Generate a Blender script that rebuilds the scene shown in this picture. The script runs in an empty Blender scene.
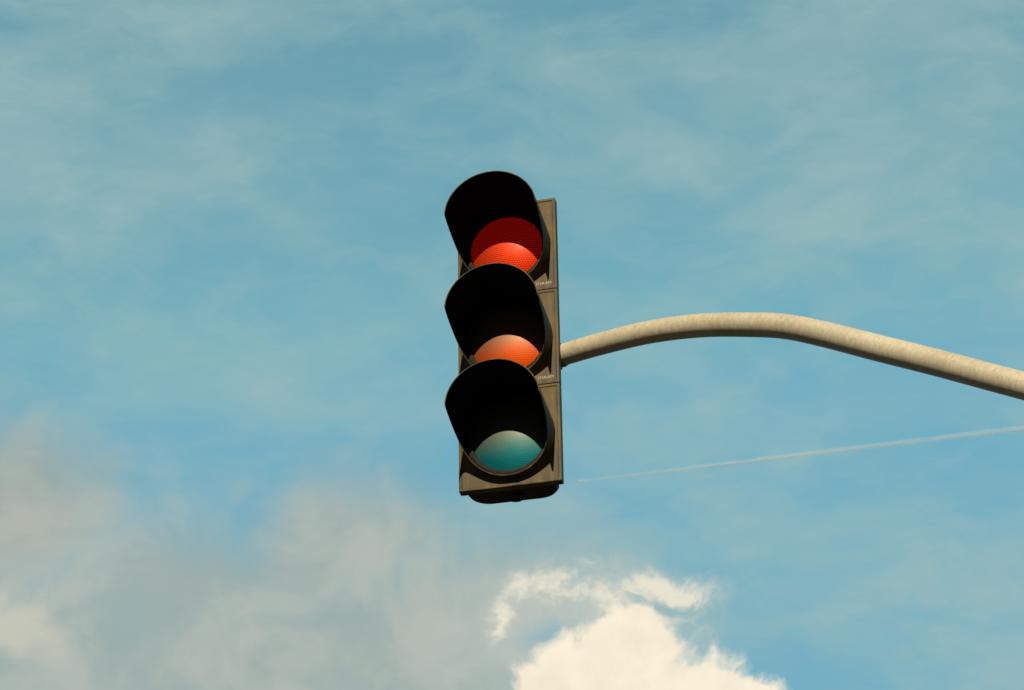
import bpy, bmesh, math, random
from mathutils import Vector, Matrix, noise as mnoise
random.seed(3)
R = math.radians
scene = bpy.context.scene
C = scene.collection

# ------------------------------------------------------------------ camera
ELEV, YAW, DIST, ROLL = R(30.0), R(12.6), 8.0, R(0.9)
FPX = 2784.0
TARGET = Vector((0, 0, 5.48))
Fv = Vector((0, math.cos(ELEV), math.sin(ELEV)))
Rv = Vector((1, 0, 0)); Uv = Rv.cross(Fv)
CAM = TARGET - Fv * DIST
# camera rolled slightly clockwise
R2 = Rv * math.cos(ROLL) - Uv * math.sin(ROLL)
U2 = Uv * math.cos(ROLL) + Rv * math.sin(ROLL)
cd = bpy.data.cameras.new('camera'); cam = bpy.data.objects.new('camera', cd); C.objects.link(cam)
m = Matrix((R2, U2, -Fv)).transposed().to_4x4(); m.translation = CAM + R2 * 0.0060
cam.matrix_world = m
cd.sensor_width = 36; cd.lens = FPX * 36 / 1024; cd.clip_end = 200000; cd.clip_start = 0.05
scene.camera = cam
CAMP = m.translation.copy()

def ray(px, py):
    return (Fv + R2 * ((px - 512) / FPX) + U2 * ((345 - py) / FPX)).normalized()

# ------------------------------------------------------------------ node helper
class NB:
    def __init__(s, nt): s.nt = nt
    def n(s, t, **k):
        nd = s.nt.nodes.new(t)
        for a, b in k.items(): setattr(nd, a, b)
        return nd
    def put(s, sock, v):
        if isinstance(v, bpy.types.NodeSocket): s.nt.links.new(v, sock)
        elif v is not None:
            sock.default_value = v
    def M(s, op, a, b=None, c=None, clamp=False):
        nd = s.n('ShaderNodeMath', operation=op); nd.use_clamp = clamp
        s.put(nd.inputs[0], a); s.put(nd.inputs[1], b); s.put(nd.inputs[2], c)
        return nd.outputs[0]
    def V(s, op, a, b=None, sc=None):
        nd = s.n('ShaderNodeVectorMath', operation=op)
        s.put(nd.inputs[0], a); s.put(nd.inputs[1], b)
        if sc is not None: s.put(nd.inputs['Scale'], sc)
        return nd.outputs['Value'] if op in ('DOT_PRODUCT', 'LENGTH', 'DISTANCE') else nd.outputs[0]
    def noise(s, vec, scale, detail=5, rough=.55, dist=0, lac=2.0):
        nd = s.n('ShaderNodeTexNoise')
        s.put(nd.inputs['Vector'], vec); nd.inputs['Scale'].default_value = scale
        nd.inputs['Detail'].default_value = detail; nd.inputs['Roughness'].default_value = rough
        nd.inputs['Distortion'].default_value = dist; nd.inputs['Lacunarity'].default_value = lac
        return nd
    def ss(s, x, a, b, lo=0., hi=1.):
        nd = s.n('ShaderNodeMapRange', interpolation_type='SMOOTHSTEP')
        s.put(nd.inputs[0], x)
        for i, v in enumerate((a, b, lo, hi)): nd.inputs[i + 1].default_value = v
        return nd.outputs[0]
    def mix(s, f, a, b, mode='MIX'):
        nd = s.n('ShaderNodeMix', data_type='RGBA', blend_type=mode)
        s.put(nd.inputs[0], f)
        for sock, v in ((nd.inputs[6], a), (nd.inputs[7], b)):
            if isinstance(v, (tuple, list)) and len(v) == 3: v = (*v, 1)
            s.put(sock, v)
        return nd.outputs[2]
    def mapping(s, vec, loc=(0,0,0), rot=(0,0,0), scale=(1,1,1)):
        nd = s.n('ShaderNodeMapping'); s.put(nd.inputs[0], vec)
        nd.inputs[1].default_value = loc; nd.inputs[2].default_value = rot; nd.inputs[3].default_value = scale
        return nd.outputs[0]

def lin(r, g, b):
    f = lambda c: (c/255/12.92) if c/255 <= .04045 else ((c/255+.055)/1.055)**2.4
    return (f(r), f(g), f(b))

# ------------------------------------------------------------------ world sky
SUN_EL = R(33.0); SUN_YAW = R(9.0)
S = Vector((-math.sin(SUN_YAW)*math.cos(SUN_EL), -math.cos(SUN_YAW)*math.cos(SUN_EL), math.sin(SUN_EL)))
w = bpy.data.worlds.new('World'); scene.world = w; w.use_nodes = True
nt = w.node_tree; nt.nodes.clear(); B = NB(nt)
STR = 0.10
sky = B.n('ShaderNodeTexSky', sky_type='NISHITA'); sky.sun_disc = False
sky.sun_elevation = SUN_EL; sky.sun_rotation = math.atan2(S.x, S.y)
sky.air_density = 1.0; sky.dust_density = 0.6; sky.ozone_density = 1.0
d = B.n('ShaderNodeTexCoord').outputs['Generated']
K = FPX / 100
X = B.M('MULTIPLY', B.V('DOT_PRODUCT', d, tuple(Rv)), K)
Y = B.M('MULTIPLY', B.V('DOT_PRODUCT', d, tuple(Uv)), K)
Z = B.M('MULTIPLY', B.V('DOT_PRODUCT', d, tuple(Fv)), K)
cmb = B.n('ShaderNodeCombineXYZ'); B.put(cmb.inputs[0], X); B.put(cmb.inputs[1], Y); B.put(cmb.inputs[2], Z)
P = cmb.outputs[0]
cm2 = B.n('ShaderNodeCombineXYZ'); B.put(cm2.inputs[0], X); B.put(cm2.inputs[1], Y); P2 = cm2.outputs[0]

def warp(vec, scale, amt, detail=3, rough=.55, off=(0,0,0)):
    nz = B.noise(B.V('ADD', P, off), scale, detail, rough)
    dv = B.V('SUBTRACT', nz.outputs['Color'], (.5, .5, .5))
    return B.V('ADD', vec, B.V('SCALE', dv, sc=amt))
def ell(vec, px, py, rx, ry, ang=0):
    c = ((px-512)/100, (345-py)/100, 0)
    v = B.V('SUBTRACT', vec, c)
    v = B.V('MULTIPLY', v, (1, 1, 0))
    if ang:
        nd = B.n('ShaderNodeVectorRotate', rotation_type='Z_AXIS'); B.put(nd.inputs['Vector'], v)
        nd.inputs['Angle'].default_value = -R(ang); v = nd.outputs[0]
    v = B.V('MULTIPLY', v, (100/rx, 100/ry, 0))
    return B.M('SUBTRACT', 1.0, B.V('LENGTH', v))
def smax(lst, k=.25):
    o = lst[0]
    for q in lst[1:]: o = B.M('SMOOTH_MAX', o, q, k)
    return o
def blob(vec, *a):
    return B.ss(ell(vec, *a), 0, 1)

base = B.mix(1.0, sky.outputs[0], (1.4, 2.1, 1.5), 'MULTIPLY')
base = B.mix(1.0, base, (1.58, 4.2, 5.45), 'DARKEN')
def ck(r, g, b, k=1.0):
    return tuple(c / STR * k for c in lin(r, g, b))

# high thin veil, faintly streaked
st = B.mapping(warp(P, .4, 1.6, 3), rot=(0, 0, R(-22)), scale=(.45, 1.0, .6))
n1 = B.noise(st, .62, 5, .55, .3).outputs[0]
n2 = B.noise(B.mapping(warp(P, .8, .6, 3), loc=(7, 3, 1), rot=(0, 0, R(-32)), scale=(.5, 1.2, .6)), 1.5, 6, .62, .4).outputs[0]
veil = B.M('ADD', B.ss(n1, .38, .66, 0, .55), B.ss(n2, .36, .70, 0, .38))
wp = warp(P2, .5, 1.8, 3)
boost = B.M('ADD', B.M('MULTIPLY', blob(wp, 150, 130, 330, 150), .22), B.M('MULTIPLY', blob(wp, 900, 150, 260, 80, 8), .28))
boost = B.M('ADD', boost, B.M('MULTIPLY', blob(wp, 780, 420, 360, 70, 8), .30))
boost = B.M('ADD', boost, B.M('MULTIPLY', blob(wp, 300, 350, 300, 100, 8), .32))
boost = B.M('ADD', boost, B.M('MULTIPLY', blob(wp, 700, 620, 500, 100), .30))
veil = B.M('ADD', veil, boost, clamp=True)
col = B.mix(B.M('MULTIPLY', veil, .82), base, ck(156, 187, 187))

# soft grey-beige cloud, lower left
wg = warp(P2, .7, .9, 4, .56, (3, 1, 0))
g = smax([ell(wg, 0, 510, 150, 110), ell(wg, 60, 650, 300, 130), ell(wg, 190, 585, 170, 80), ell(wg, 270, 660, 340, 150, 4), ell(wg, 440, 655, 190, 120, 12), ell(wg, 330, 550, 140, 80, 20)], .4)
ng = B.noise(B.V('ADD', P, (0, 0, 3)), 1.0, 6, .55, .4).outputs[0]
gn = B.M('SUBTRACT', ng, .5)
gd = B.M('ADD', g, B.M('MULTIPLY', gn, .85))
ga = B.ss(gd, -.42, .80)
gcol = B.mix(B.ss(ng, .36, .64), ck(162, 174, 168), ck(183, 187, 176))
col = B.mix(B.M('MULTIPLY', ga, .88), col, gcol)
# denser grey bank and brighter tuft at the far left
gb = B.ss(B.M('ADD', ell(wg, 15, 485, 120, 85), B.M('MULTIPLY', gn, 1.2)), -.1, .7)
col = B.mix(B.M('MULTIPLY', gb, .5), col, B.mix(B.ss(n2, .38, .62), ck(156, 164, 157), ck(174, 178, 167)))
bt = B.ss(B.M('ADD', ell(wg, 12, 614, 62, 38), B.M('MULTIPLY', gn, 1.8)), -.1, .7)
col = B.mix(B.M('MULTIPLY', bt, .6), col, ck(210, 207, 189))

# sunlit cumulus at the bottom, with a hazy skirt and torn wisps joined to its top
wc = warp(warp(P2, 1.3, .6, 4, .62, (9, 2, 0)), 4.5, .18, 3, .62)
nc = B.noise(B.V('ADD', P, (2, 8, 0)), 1.9, 6, .6, .5).outputs[0]
nw = B.noise(B.mapping(warp(P, 1.6, .8, 3, .55, (1, 4, 2)), rot=(0, 0, R(-20)), scale=(.85, 1.3, 1)), 2.3, 6, .64, .6).outputs[0]
nwm = B.M('SUBTRACT', nw, .5)
gap = blob(wc, 540, 634, 44, 30, 25)
skirt = B.ss(B.M('ADD', ell(wc, 560, 635, 150, 80, 8), B.M('MULTIPLY', nwm, 1.0)), -.2, .8)
skirt = B.M('SUBTRACT', skirt, B.M('MULTIPLY', gap, .7), clamp=True)
col = B.mix(B.M('MULTIPLY', gap, .65), col, base)
col = B.mix(B.M('MULTIPLY', skirt, .65), col, ck(190, 199, 190))
fm = smax([ell(wc, 640, 722, 138, 102), ell(wc, 562, 698, 58, 48), ell(wc, 722, 706, 62, 42), ell(wc, 622, 644, 66, 34)], .2)
ft = smax([ell(wc, 545, 583, 52, 14, 18), ell(wc, 596, 602, 72, 20, -10), ell(wc, 655, 592, 68, 17, -4), ell(wc, 500, 612, 12, 40, -30), ell(wc, 615, 625, 62, 26)], .28)
ncm = B.M('SUBTRACT', nc, .5)
dm = B.M('ADD', fm, B.M('MULTIPLY', ncm, .95))
dt = B.M('SUBTRACT', B.M('ADD', ft, B.M('MULTIPLY', nwm, 2.6)), B.M('MULTIPLY', gap, .7))
am = B.ss(dm, -.08, .26); at = B.ss(dt, -.45, 1.15)
nc2 = B.noise(B.V('ADD', P, (2.10, 8.22, 0)), 1.9, 5, .6, .5).outputs[0]
rel = B.M('MULTIPLY', B.M('SUBTRACT', nc, nc2), 1.3)
shade = B.M('ADD', B.ss(dm, 0, .9, .92, .75), rel, clamp=True)
ccol = B.mix(shade, ck(226, 215, 194), ck(252, 241, 217))
col = B.mix(B.M('MULTIPLY', at, .88), col, B.mix(B.ss(dt, 0, .9), ck(200, 206, 196), ck(240, 232, 211)))
col = B.mix(B.M('MULTIPLY', am, .97), col, ccol)
# the half of the sky behind the viewer is dimmed to keep the shaded lenses dark
col = B.mix(1.0, col, B.mix(B.ss(Z, -.30*K, .45*K), (.10, .085, .07), (1, 1, 1)), 'MULTIPLY')
bg = B.n('ShaderNodeBackground'); B.put(bg.inputs[0], col); bg.inputs[1].default_value = STR
wo = B.n('ShaderNodeOutputWorld'); nt.links.new(bg.outputs[0], wo.inputs[0])

sl = bpy.data.lights.new('sun', 'SUN'); sl.energy = 5.0; sl.angle = R(.5); sl.color = (1, .87, .66)
so = bpy.data.objects.new('sun', sl); C.objects.link(so)
so.rotation_euler = S.to_track_quat('Z', 'Y').to_euler(); so.location = (-3, -8, 12)

scene.view_settings.view_transform = 'Standard'; scene.view_settings.look = 'None'
scene.view_settings.exposure = 0

# ------------------------------------------------------------------ materials
def newmat(name):
    mt = bpy.data.materials.new(name); mt.use_nodes = True
    b = NB(mt.node_tree); p = mt.node_tree.nodes['Principled BSDF']
    return mt, b, p
def bump(b, p, h, strength=.3, dist=.01):
    nd = b.n('ShaderNodeBump'); nd.inputs['Strength'].default_value = strength; nd.inputs['Distance'].default_value = dist
    b.put(nd.inputs['Height'], h); b.put(p.inputs['Normal'], nd.outputs[0])

def plastic(name, dark, dusty, amt, rough=.55, spec=.35, speck=.35, streak=.6):
    mt, b, p = newmat(name)
    o = b.n('ShaderNodeTexCoord').outputs['Object']
    a = b.noise(o, 9, 6, .62, .3).outputs[0]
    s = b.noise(b.mapping(o, scale=(55, 55, 5)), 1, 5, .6).outputs[0]
    f = b.M('ADD', b.ss(a, .34, .70, 0, .8), b.ss(s, .45, .75, 0, streak), clamp=True)
    sp = b.noise(o, 130, 3, .6).outputs[0]
    f = b.M('ADD', b.M('MULTIPLY', f, amt), b.ss(sp, .6, .78, 0, speck), clamp=True)
    b.put(p.inputs['Base Color'], b.mix(f, dark, dusty))
    b.put(p.inputs['Roughness'], b.ss(a, .3, .7, rough - .08, rough + .2))
    p.inputs['Specular IOR Level'].default_value = spec
    bump(b, p, b.noise(o, 240, 3, .6).outputs[0], .12, .002)
    return mt
M_body = plastic('weathered_black_plastic', (.014, .011, .007), (.06, .045, .025), .7, .6, .15)
M_door = plastic('sun_faded_black_plastic', (.042, .030, .012), (.185, .135, .056), .9, .55, .25, .3, .35)
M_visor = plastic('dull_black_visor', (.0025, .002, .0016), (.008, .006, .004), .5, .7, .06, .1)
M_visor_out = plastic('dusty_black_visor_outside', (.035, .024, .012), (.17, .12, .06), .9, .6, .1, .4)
M_rubber = plastic('black_rubber_gasket', (.008, .007, .006), (.04, .034, .024), .6, .6, .15)
M_metal_d = plastic('dark_bracket_metal', (.05, .043, .03), (.2, .17, .11), .7, .5)

def lensmat(name, c1, c2, emit=None, dust=.3, sun_haze=.6, mort=.0012, coat=.2, hz=(.15, .112, .062)):
    mt, b, p = newmat(name)
    o = b.n('ShaderNodeTexCoord').outputs['Object']
    v = b.mapping(o, rot=(R(90), 0, 0), loc=(0, 0, 0))
    br = b.n('ShaderNodeTexBrick'); b.put(br.inputs['Vector'], v)
    br.inputs['Scale'].default_value = 1; br.inputs['Brick Width'].default_value = .0076
    br.inputs['Row Height'].default_value = .0066; br.inputs['Mortar Size'].default_value = mort
    br.inputs['Mortar Smooth'].default_value = .8
    g = br.outputs['Fac']
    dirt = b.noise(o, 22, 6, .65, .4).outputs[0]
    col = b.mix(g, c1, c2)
    # sun haze painted into the tint, thinning toward the bottom, plus random road dust
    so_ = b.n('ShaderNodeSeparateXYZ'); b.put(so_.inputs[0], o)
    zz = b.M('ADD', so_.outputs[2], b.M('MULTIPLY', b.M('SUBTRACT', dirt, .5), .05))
    df = b.M('ADD', b.ss(zz, -.078, .012, 0, sun_haze), b.ss(dirt, .45, .8, 0, dust), clamp=True)
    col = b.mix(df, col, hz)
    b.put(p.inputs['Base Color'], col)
    b.put(p.inputs['Specular Tint'], b.mix(.85, (1, .85, .6), tuple(min(1, x*2.2) for x in c1)))
    # prismatic reflector behind a clear, dusty outer skin
    p.inputs['Metallic'].default_value = .82
    p.inputs['Roughness'].default_value = .58
    p.inputs['Specular IOR Level'].default_value = .10
    p.inputs['Coat Weight'].default_value = coat
    b.put(p.inputs['Coat Roughness'], b.ss(dirt, .3, .7, .28, .36))
    p.inputs['Coat Tint'].default_value = (1, .95, .85, 1)
    if emit:
        ec, es = emit
        b.put(p.inputs['Emission Color'], b.mix(g, ec, tuple(x * .08 for x in ec)))
        p.inputs['Emission Strength'].default_value = es
    bump(b, p, b.M('SUBTRACT', 1.0, g), .12, .0007)
    return mt
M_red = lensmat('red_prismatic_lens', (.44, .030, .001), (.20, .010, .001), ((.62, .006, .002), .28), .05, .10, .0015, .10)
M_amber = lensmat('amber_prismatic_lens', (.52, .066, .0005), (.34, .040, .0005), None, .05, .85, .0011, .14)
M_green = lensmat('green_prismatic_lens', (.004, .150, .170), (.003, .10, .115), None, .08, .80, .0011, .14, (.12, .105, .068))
M_letter, b_, p_ = newmat('pale_embossed_ink'); p_.inputs['Roughness'].default_value = .6
_o = b_.n('ShaderNodeTexCoord').outputs['Object']
b_.put(p_.inputs['Base Color'], b_.mix(b_.noise(_o, 300, 2).outputs[0], (.36, .31, .22), (.58, .53, .41)))

# arm paint with spiral grain
M_arm, b, p = newmat('weathered_cream_painted_steel')
uv = b.n('ShaderNodeTexCoord').outputs['UV']
o = b.n('ShaderNodeTexCoord').outputs['Object']
a = b.noise(o, 7, 7, .62, .4).outputs[0]
sk = b.noise(b.mapping(uv, rot=(0, 0, R(34)), scale=(30, 4, 1)), 3, 5, .65).outputs[0]
sk2 = b.noise(b.mapping(uv, rot=(0, 0, R(34)), scale=(60, 3, 1)), 2.2, 4, .6).outputs[0]
sp = b.noise(o, 90, 4, .7).outputs[0]
c = b.mix(b.ss(a, .35, .7), (.44, .385, .27), (.54, .48, .35))
c = b.mix(b.ss(sk, .46, .70, 0, .38), c, (.25, .205, .135))
c = b.mix(b.ss(sk2, .50, .70, 0, .38), c, (.66, .60, .46))
c = b.mix(b.ss(sp, .62, .76, 0, .3), c, (.16, .13, .085))
b.put(p.inputs['Base Color'], c); p.inputs['Roughness'].default_value = .45; p.inputs['Specular IOR Level'].default_value = .5
bump(b, p, b.M('ADD', sk, b.M('MULTIPLY', sp, .4)), .18, .003)

M_ground, b, p = newmat('asphalt')
o = b.n('ShaderNodeTexCoord').outputs['Object']
b.put(p.inputs['Base Color'], b.mix(b.noise(o, .5, 4, .6).outputs[0], (.032, .029, .024), (.055, .049, .04)))
p.inputs['Roughness'].default_value = .95; p.inputs['Specular IOR Level'].default_value = .2

M_trail, b, p = newmat('thin_ice_vapour')
o = b.n('ShaderNodeTexCoord').outputs['UV']
al = b.noise(b.mapping(o, scale=(26, 1, 1)), 2, 5, .6).outputs[0]
sx = b.n('ShaderNodeSeparateXYZ'); b.put(sx.inputs[0], o)
fade = b.M('ADD', b.ss(sx.outputs[0], 0.02, .16, .45, 1), b.ss(sx.outputs[0], 0.0, .022, 1.0, 0))
p.inputs['Base Color'].default_value = (.66, .74, .75, 1); p.inputs['Roughness'].default_value = 1
p.inputs['Specular IOR Level'].default_value = 0
b.put(p.inputs['Alpha'], b.M('MULTIPLY', fade, b.ss(al, .3, .7, .08, .15)))

# ------------------------------------------------------------------ mesh helpers
def mkobj(name, bm, mat, parent=None, loc=(0,0,0), smooth=False, sharp=35):
    me = bpy.data.meshes.new(name)
    bmesh.ops.recalc_face_normals(bm, faces=bm.faces)
    if smooth:
        for f in bm.faces: f.smooth = True
        for e in bm.edges:
            if len(e.link_faces) == 2 and e.calc_face_angle(0) > R(sharp): e.smooth = False
    bm.to_mesh(me); bm.free()
    me.materials.append(mat)
    ob = bpy.data.objects.new(name, me); C.objects.link(ob); ob.location = loc
    if parent: ob.parent = parent
    return ob
def boxbm(x0, x1, y0, y1, z0, z1, bev=0, seg=2, bm=None):
    t = bmesh.new()
    bmesh.ops.create_cube(t, size=1)
    for v in t.verts:
        v.co = Vector(((x0+x1)/2 + v.co.x*(x1-x0), (y0+y1)/2 + v.co.y*(y1-y0), (z0+z1)/2 + v.co.z*(z1-z0)))
    if bev: bmesh.ops.bevel(t, geom=t.edges[:], offset=bev, segments=seg, affect='EDGES', profile=.6)
    if bm is None: return t
    me = bpy.data.meshes.new('t'); t.to_mesh(me); t.free(); bm.from_mesh(me); bpy.data.meshes.remove(me)
    return bm
def loft(rings, closed=True, caps=True, bm=None, uvs=None):
    bm = bm or bmesh.new()
    rv = [[bm.verts.new(q) for q in r] for r in rings]
    n = len(rings[0])
    uvl = bm.loops.layers.uv.verify() if uvs else None
    for i in range(len(rv)-1):
        for j in range(n if closed else n-1):
            k = (j+1) % n
            f = bm.faces.new((rv[i][j], rv[i][k], rv[i+1][k], rv[i+1][j]))
            if uvs:
                for lp, (ii, jj) in zip(f.loops, ((i, j), (i, j+1), (i+1, j+1), (i+1, j))):
                    lp[uvl].uv = (uvs[ii], jj / n)
    if caps:
        bm.faces.new(rv[0]); bm.faces.new(rv[-1])
    return bm
def tube(pts, rad, n=24, bm=None, sq=None):
    rings = []; us = []; L = 0
    pts = [Vector(q) for q in pts]
    up = Vector((0, 0, 1))
    for i, q in enumerate(pts):
        t = (pts[min(i+1, len(pts)-1)] - pts[max(i-1, 0)]).normalized()
        if abs(t.dot(up)) > .95: s = t.cross(Vector((0, 1, 0))).normalized()
        else: s = t.cross(up).normalized()
        u = s.cross(t)
        r = rad[i] if isinstance(rad, (list, tuple)) else rad
        if i: L += (q - pts[i-1]).length
        us.append(L)
        rings.append([q + (s*math.cos(2*math.pi*j/n) + u*math.sin(2*math.pi*j/n)) * r for j in range(n)])
    return loft(rings, bm=bm, uvs=us)
def annulus(profile, n=72, bm=None):      # profile of (radius, y) closed loop, revolved about local Y
    bm = bm or bmesh.new()
    rings = []
    for i in range(n):
        a = 2*math.pi*i/n
        rings.append([bm.verts.new((r*math.sin(a), y, r*math.cos(a))) for r, y in profile])
    m_ = len(profile)
    for i in range(n):
        for j in range(m_):
            bm.faces.new((rings[i][j], rings[i][(j+1) % m_], rings[(i+1) % n][(j+1) % m_], rings[(i+1) % n][j]))
    return bm

# ------------------------------------------------------------------ traffic light
PITCH, HW = .3115, .1475
root = bpy.data.objects.new('traffic_light', None); C.objects.link(root)
BASEZ = TARGET.z - 1.5 * PITCH
root.location = (0, 0, BASEZ); root.rotation_euler = (0, 0, -YAW)
root['label'] = 'black three-lens traffic light with deep visors hanging from the curved arm'
root['category'] = 'traffic light'

def body_outline(hw=.130, dep=.070, cr=.058, y0=0.004, n=8):
    pts = [(-hw, y0), (hw, y0)]
    for i in range(n+1):
        a = math.pi/2 * i/n
        pts.append((hw - cr + cr*math.cos(a), y0 + dep - cr + cr*math.sin(a)))
    for i in range(n+1):
        a = math.pi/2 + math.pi/2 * i/n
        pts.append((-hw + cr + cr*math.cos(a), y0 + dep - cr + cr*math.sin(a)))
    return pts
def section_body(bottom, top):
    zs = [(-PITCH/2 + .0015, 1), (PITCH/2 - .0015, 1)]
    if bottom: zs = [(-PITCH/2 + .000, .95), (-PITCH/2 + .008, 1)] + zs[1:]
    if top: zs = zs[:-1] + [(PITCH/2 - .008, 1), (PITCH/2 - .001, .95)]
    return loft([[(x*s, y*s, z) for x, y in body_outline()] for z, s in zs])
def door_bm():
    h = PITCH/2 - .0007
    bm = boxbm(-HW, HW, -.024, .004, -h, h, .0028, 2)
    f = min((f for f in bm.faces if f.calc_area() > .05), key=lambda f: f.calc_center_median().y)
    bmesh.ops.inset_region(bm, faces=[f], thickness=.007)
    bmesh.ops.inset_region(bm, faces=[f], thickness=.003, depth=-.0025)
    return bm
RV, LV, Y0 = .131, .214, -.021
RF = .136
def visor_bm():
    n, mseg, th = 160, 14, .0026
    def length(a):
        z = math.cos(a)
        x = .12 - z
        if x <= 0: return LV
        x = x*x/(x + .17)
        xm = 1.12*1.12/(1.12 + .17)
        t = .885 * (1 - math.exp(-3.6*x)) / (1 - math.exp(-3.6*xm))
        return LV * (1 - t)
    bm = bmesh.new(); outs = []; ins = []
    for i in range(n):
        a = 2*math.pi*i/n; L = length(a)
        o_, i_ = [], []
        for k in range(mseg+1):
            y = L * k/mseg
            r = RV + (RF - RV) * (y / LV)
            o_.append(bm.verts.new((r*math.sin(a), Y0 - y, r*math.cos(a))))
            ri = r - th
            i_.append(bm.verts.new((ri*math.sin(a), Y0 - y, ri*math.cos(a))))
        outs.append(o_); ins.append(i_)
    for i in range(n):
        j = (i+1) % n
        for k in range(mseg):
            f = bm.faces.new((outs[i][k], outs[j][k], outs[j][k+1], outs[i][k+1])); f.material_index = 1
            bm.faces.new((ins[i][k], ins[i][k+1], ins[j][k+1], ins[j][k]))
        f = bm.faces.new((outs[i][mseg], outs[j][mseg], ins[j][mseg], ins[i][mseg])); f.material_index = 1
        bm.faces.new((outs[i][0], ins[i][0], ins[j][0], outs[j][0]))
    return bm
RL = .109
def lens_bm():
    sag, n, mr = .020, 72, 12
    Rs = (RL*RL + sag*sag) / (2*sag)
    bm = bmesh.new(); c = bm.verts.new((0, -.024 - sag, 0)); prev = None
    for k in range(1, mr+1):
        r = RL*k/mr; y = -.024 - sag + (Rs - math.sqrt(Rs*Rs - r*r))
        ring = [bm.verts.new((r*math.sin(2*math.pi*i/n), y, r*math.cos(2*math.pi*i/n))) for i in range(n)]
        for i in range(n):
            j = (i+1) % n
            if prev: bm.faces.new((prev[i], prev[j], ring[j], ring[i]))
            else: bm.faces.new((c, ring[j], ring[i]))
        prev = ring
    back = [bm.verts.new((v.co.x, -.020, v.co.z)) for v in prev]
    for i in range(n):
        j = (i+1) % n; bm.faces.new((prev[i], prev[j], back[j], back[i]))
    bm.faces.new(back)
    return bm
def lettering(parent, txt, x, z, size):
    cu = bpy.data.curves.new('t', 'FONT'); cu.body = txt; cu.size = size; cu.extrude = .0004
    cu.align_x = 'CENTER'; cu.space_character = 1.15
    to = bpy.data.objects.new('t', cu); C.objects.link(to)
    bpy.context.view_layer.update()
    me = bpy.data.meshes.new_from_object(to.evaluated_get(bpy.context.evaluated_depsgraph_get()))
    bpy.data.objects.remove(to)
    me.transform(Matrix.Rotation(R(90), 4, 'X'))
    me.materials.clear(); me.materials.append(M_letter)
    ob = bpy.data.objects.new('lettering', me); C.objects.link(ob)
    ob.parent = parent; ob.location = (x, -.0222, z); ob['label'] = 'small pale maker lettering in the door corner'
secs = [(2, M_red, 'top section with lit red lens', 'glowing red lens'),
        (1, M_amber, 'middle section with unlit orange lens', 'unlit orange lens in sunlight'),
        (0, M_green, 'bottom section with unlit teal green lens', 'unlit teal green lens in sunlight')]
for k, lm, lab, llab in secs:
    sec = mkobj('signal_section', section_body(k == 0, k == 2), M_body, root, (0, 0, (k+.5)*PITCH), True, 40)
    sec['label'] = lab
    mkobj('door', door_bm(), M_door, sec)
    mkobj('gasket', annulus([(.106, -.0195), (.1270, -.0195), (.1265, -.030), (.118, -.034), (.110, -.033), (.107, -.028)]), M_rubber, sec, smooth=True)
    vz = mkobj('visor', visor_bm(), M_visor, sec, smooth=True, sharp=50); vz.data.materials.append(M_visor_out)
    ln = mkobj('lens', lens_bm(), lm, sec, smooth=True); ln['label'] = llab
    if k > 0: lettering(sec, 'OSRAM', .108, -PITCH/2 + .018, .0128)
# bottom plug
bm = bmesh.new()
loft([[(0 + r*math.cos(2*math.pi*j/28), .040 + r*math.sin(2*math.pi*j/28), z) for j in range(28)] for r, z in ((.026, .001), (.026, -.004), (.023, -.007), (.013, -.007), (.011, -.004))], bm=bm)
mkobj('bottom_plug', bm, M_rubber, root, smooth=True)

# ------------------------------------------------------------------ curved arm and pole
B_AZ = R(30)
rotz = Matrix.Rotation(-YAW, 3, 'Z')
anchor_h = rotz @ Vector((.147, .034, 0))
nrm = Vector((math.sin(B_AZ), math.cos(B_AZ), 0))
def on_plane(px, py):
    r_ = ray(px, py); t = (anchor_h - CAMP).dot(nrm) / r_.dot(nrm)
    return CAMP + r_ * t
ctrl_px = [(564, 354.5), (600, 344), (650, 332), (700, 325.6), (745, 324.7), (785, 326.5), (825, 334.5), (880, 348.5), (940, 363.5), (1024, 386)]
ctrl = [on_plane(*q) for q in ctrl_px]
dirn = (ctrl[-1] - ctrl[-3]).normalized()
first = ctrl[0] - (ctrl[1] - ctrl[0]).normalized() * .03
end = ctrl[-1] + dirn * 1.5
pts = [first] + ctrl + [ctrl[-1] + dirn * .5, ctrl[-1] + dirn * 1.0, end]
def catmull(P_, n=10):
    out = []
    for i in range(len(P_)-1):
        p0, p1, p2, p3 = P_[max(i-1, 0)], P_[i], P_[i+1], P_[min(i+2, len(P_)-1)]
        for k in range(n):
            t = k/n
            out.append(.5*((2*p1) + (p2-p0)*t + (2*p0-5*p1+4*p2-p3)*t*t + (3*p1-p0-3*p2+p3)*t**3))
    out.append(P_[-1]); return out
sp_ = catmull(pts)
rads = []; L = 0
for i, q in enumerate(sp_):
    if i: L += (q - sp_[i-1]).length
    rads.append(.0315 + .0045 * min(1, L / 1.0))
pole = bpy.data.objects.new('signal_pole', None); C.objects.link(pole)
pole.location = (end.x, end.y, 0)
pole['label'] = 'weathered cream steel pole with curved arm reaching to the traffic light'
pole['category'] = 'pole'
off = Vector((-end.x, -end.y, 0))
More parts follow.
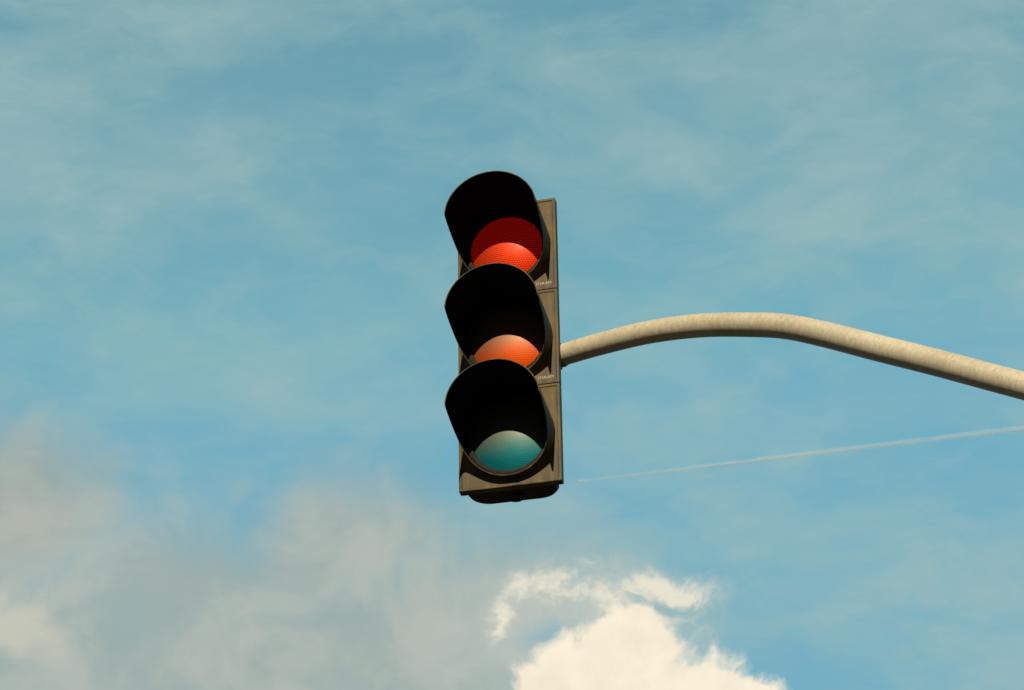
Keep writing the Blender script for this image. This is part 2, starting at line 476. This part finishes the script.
arm = mkobj('curved_arm', tube([q + off for q in sp_], rads, 40), M_arm, pole, smooth=True, sharp=60)
t0 = (ctrl[1]-ctrl[0]).normalized(); c0 = ctrl[0] + off
col_bm = tube([c0 - t0*.016, c0 - t0*.004, c0 + t0*.000], [.0350, .0350, .033], 36)
clamp = mkobj('end_flange', col_bm, M_metal_d, pole, smooth=True)
zs = [0, .03, .031, .5, 3, end.z + .35, end.z + .38, end.z + .40]
rs = [.17, .17, .115, .105, .095, .085, .06, .01]
mkobj('post', tube([(0, 0, z) for z in zs], rs, 40), M_arm, pole, smooth=True)
cb = tube([-dirn*.16 + Vector((0,0,end.z)), -dirn*.07 + Vector((0,0,end.z))], [.046, .052], 32)
mkobj('arm_socket', cb, M_metal_d, pole, smooth=True)
lb = bmesh.new()
apz = ctrl[0].z - BASEZ
boxbm(.1305, .1410, .0065, .056, apz - .036, apz + .036, .002, 2, lb)
mkobj('mounting_bracket', lb, M_metal_d, root)

# ------------------------------------------------------------------ contrail
H = 9000.0
def at_h(px, py):
    r_ = ray(px, py); return CAMP + r_ * ((H - CAMP.z) / r_.z)
A, Bq = at_h(578, 481.5), at_h(1024, 428.5)
pts = []; rr = []
for i in range(61):
    t = i/60 * 1.9
    q = A.lerp(Bq, t)
    pts.append(q); rr.append((7.5 + 11 * min(1, t*1.1) ** .8) * (1 + .12*mnoise.noise(Vector((t*14, 9, 0)))))
o0 = pts[0].copy()
tb = bmesh.new()
for k in (1.3, .65): tube([q - o0 for q in pts], [x*k for x in rr], 12, bm=tb)
uvl = tb.loops.layers.uv.verify()
mx = max(lp[uvl].uv.x for f in tb.faces for lp in f.loops)
for f in tb.faces:
    for lp in f.loops: lp[uvl].uv.x /= mx
tr = mkobj('contrail', tb, M_trail, None, o0, True)
tr['label'] = 'thin white contrail rising to the right below the curved arm'; tr['category'] = 'contrail'

# ------------------------------------------------------------------ ground
bm = bmesh.new()
bmesh.ops.create_grid(bm, x_segments=24, y_segments=24, size=30000)
gr = mkobj('ground', bm, M_ground); gr['kind'] = 'structure'
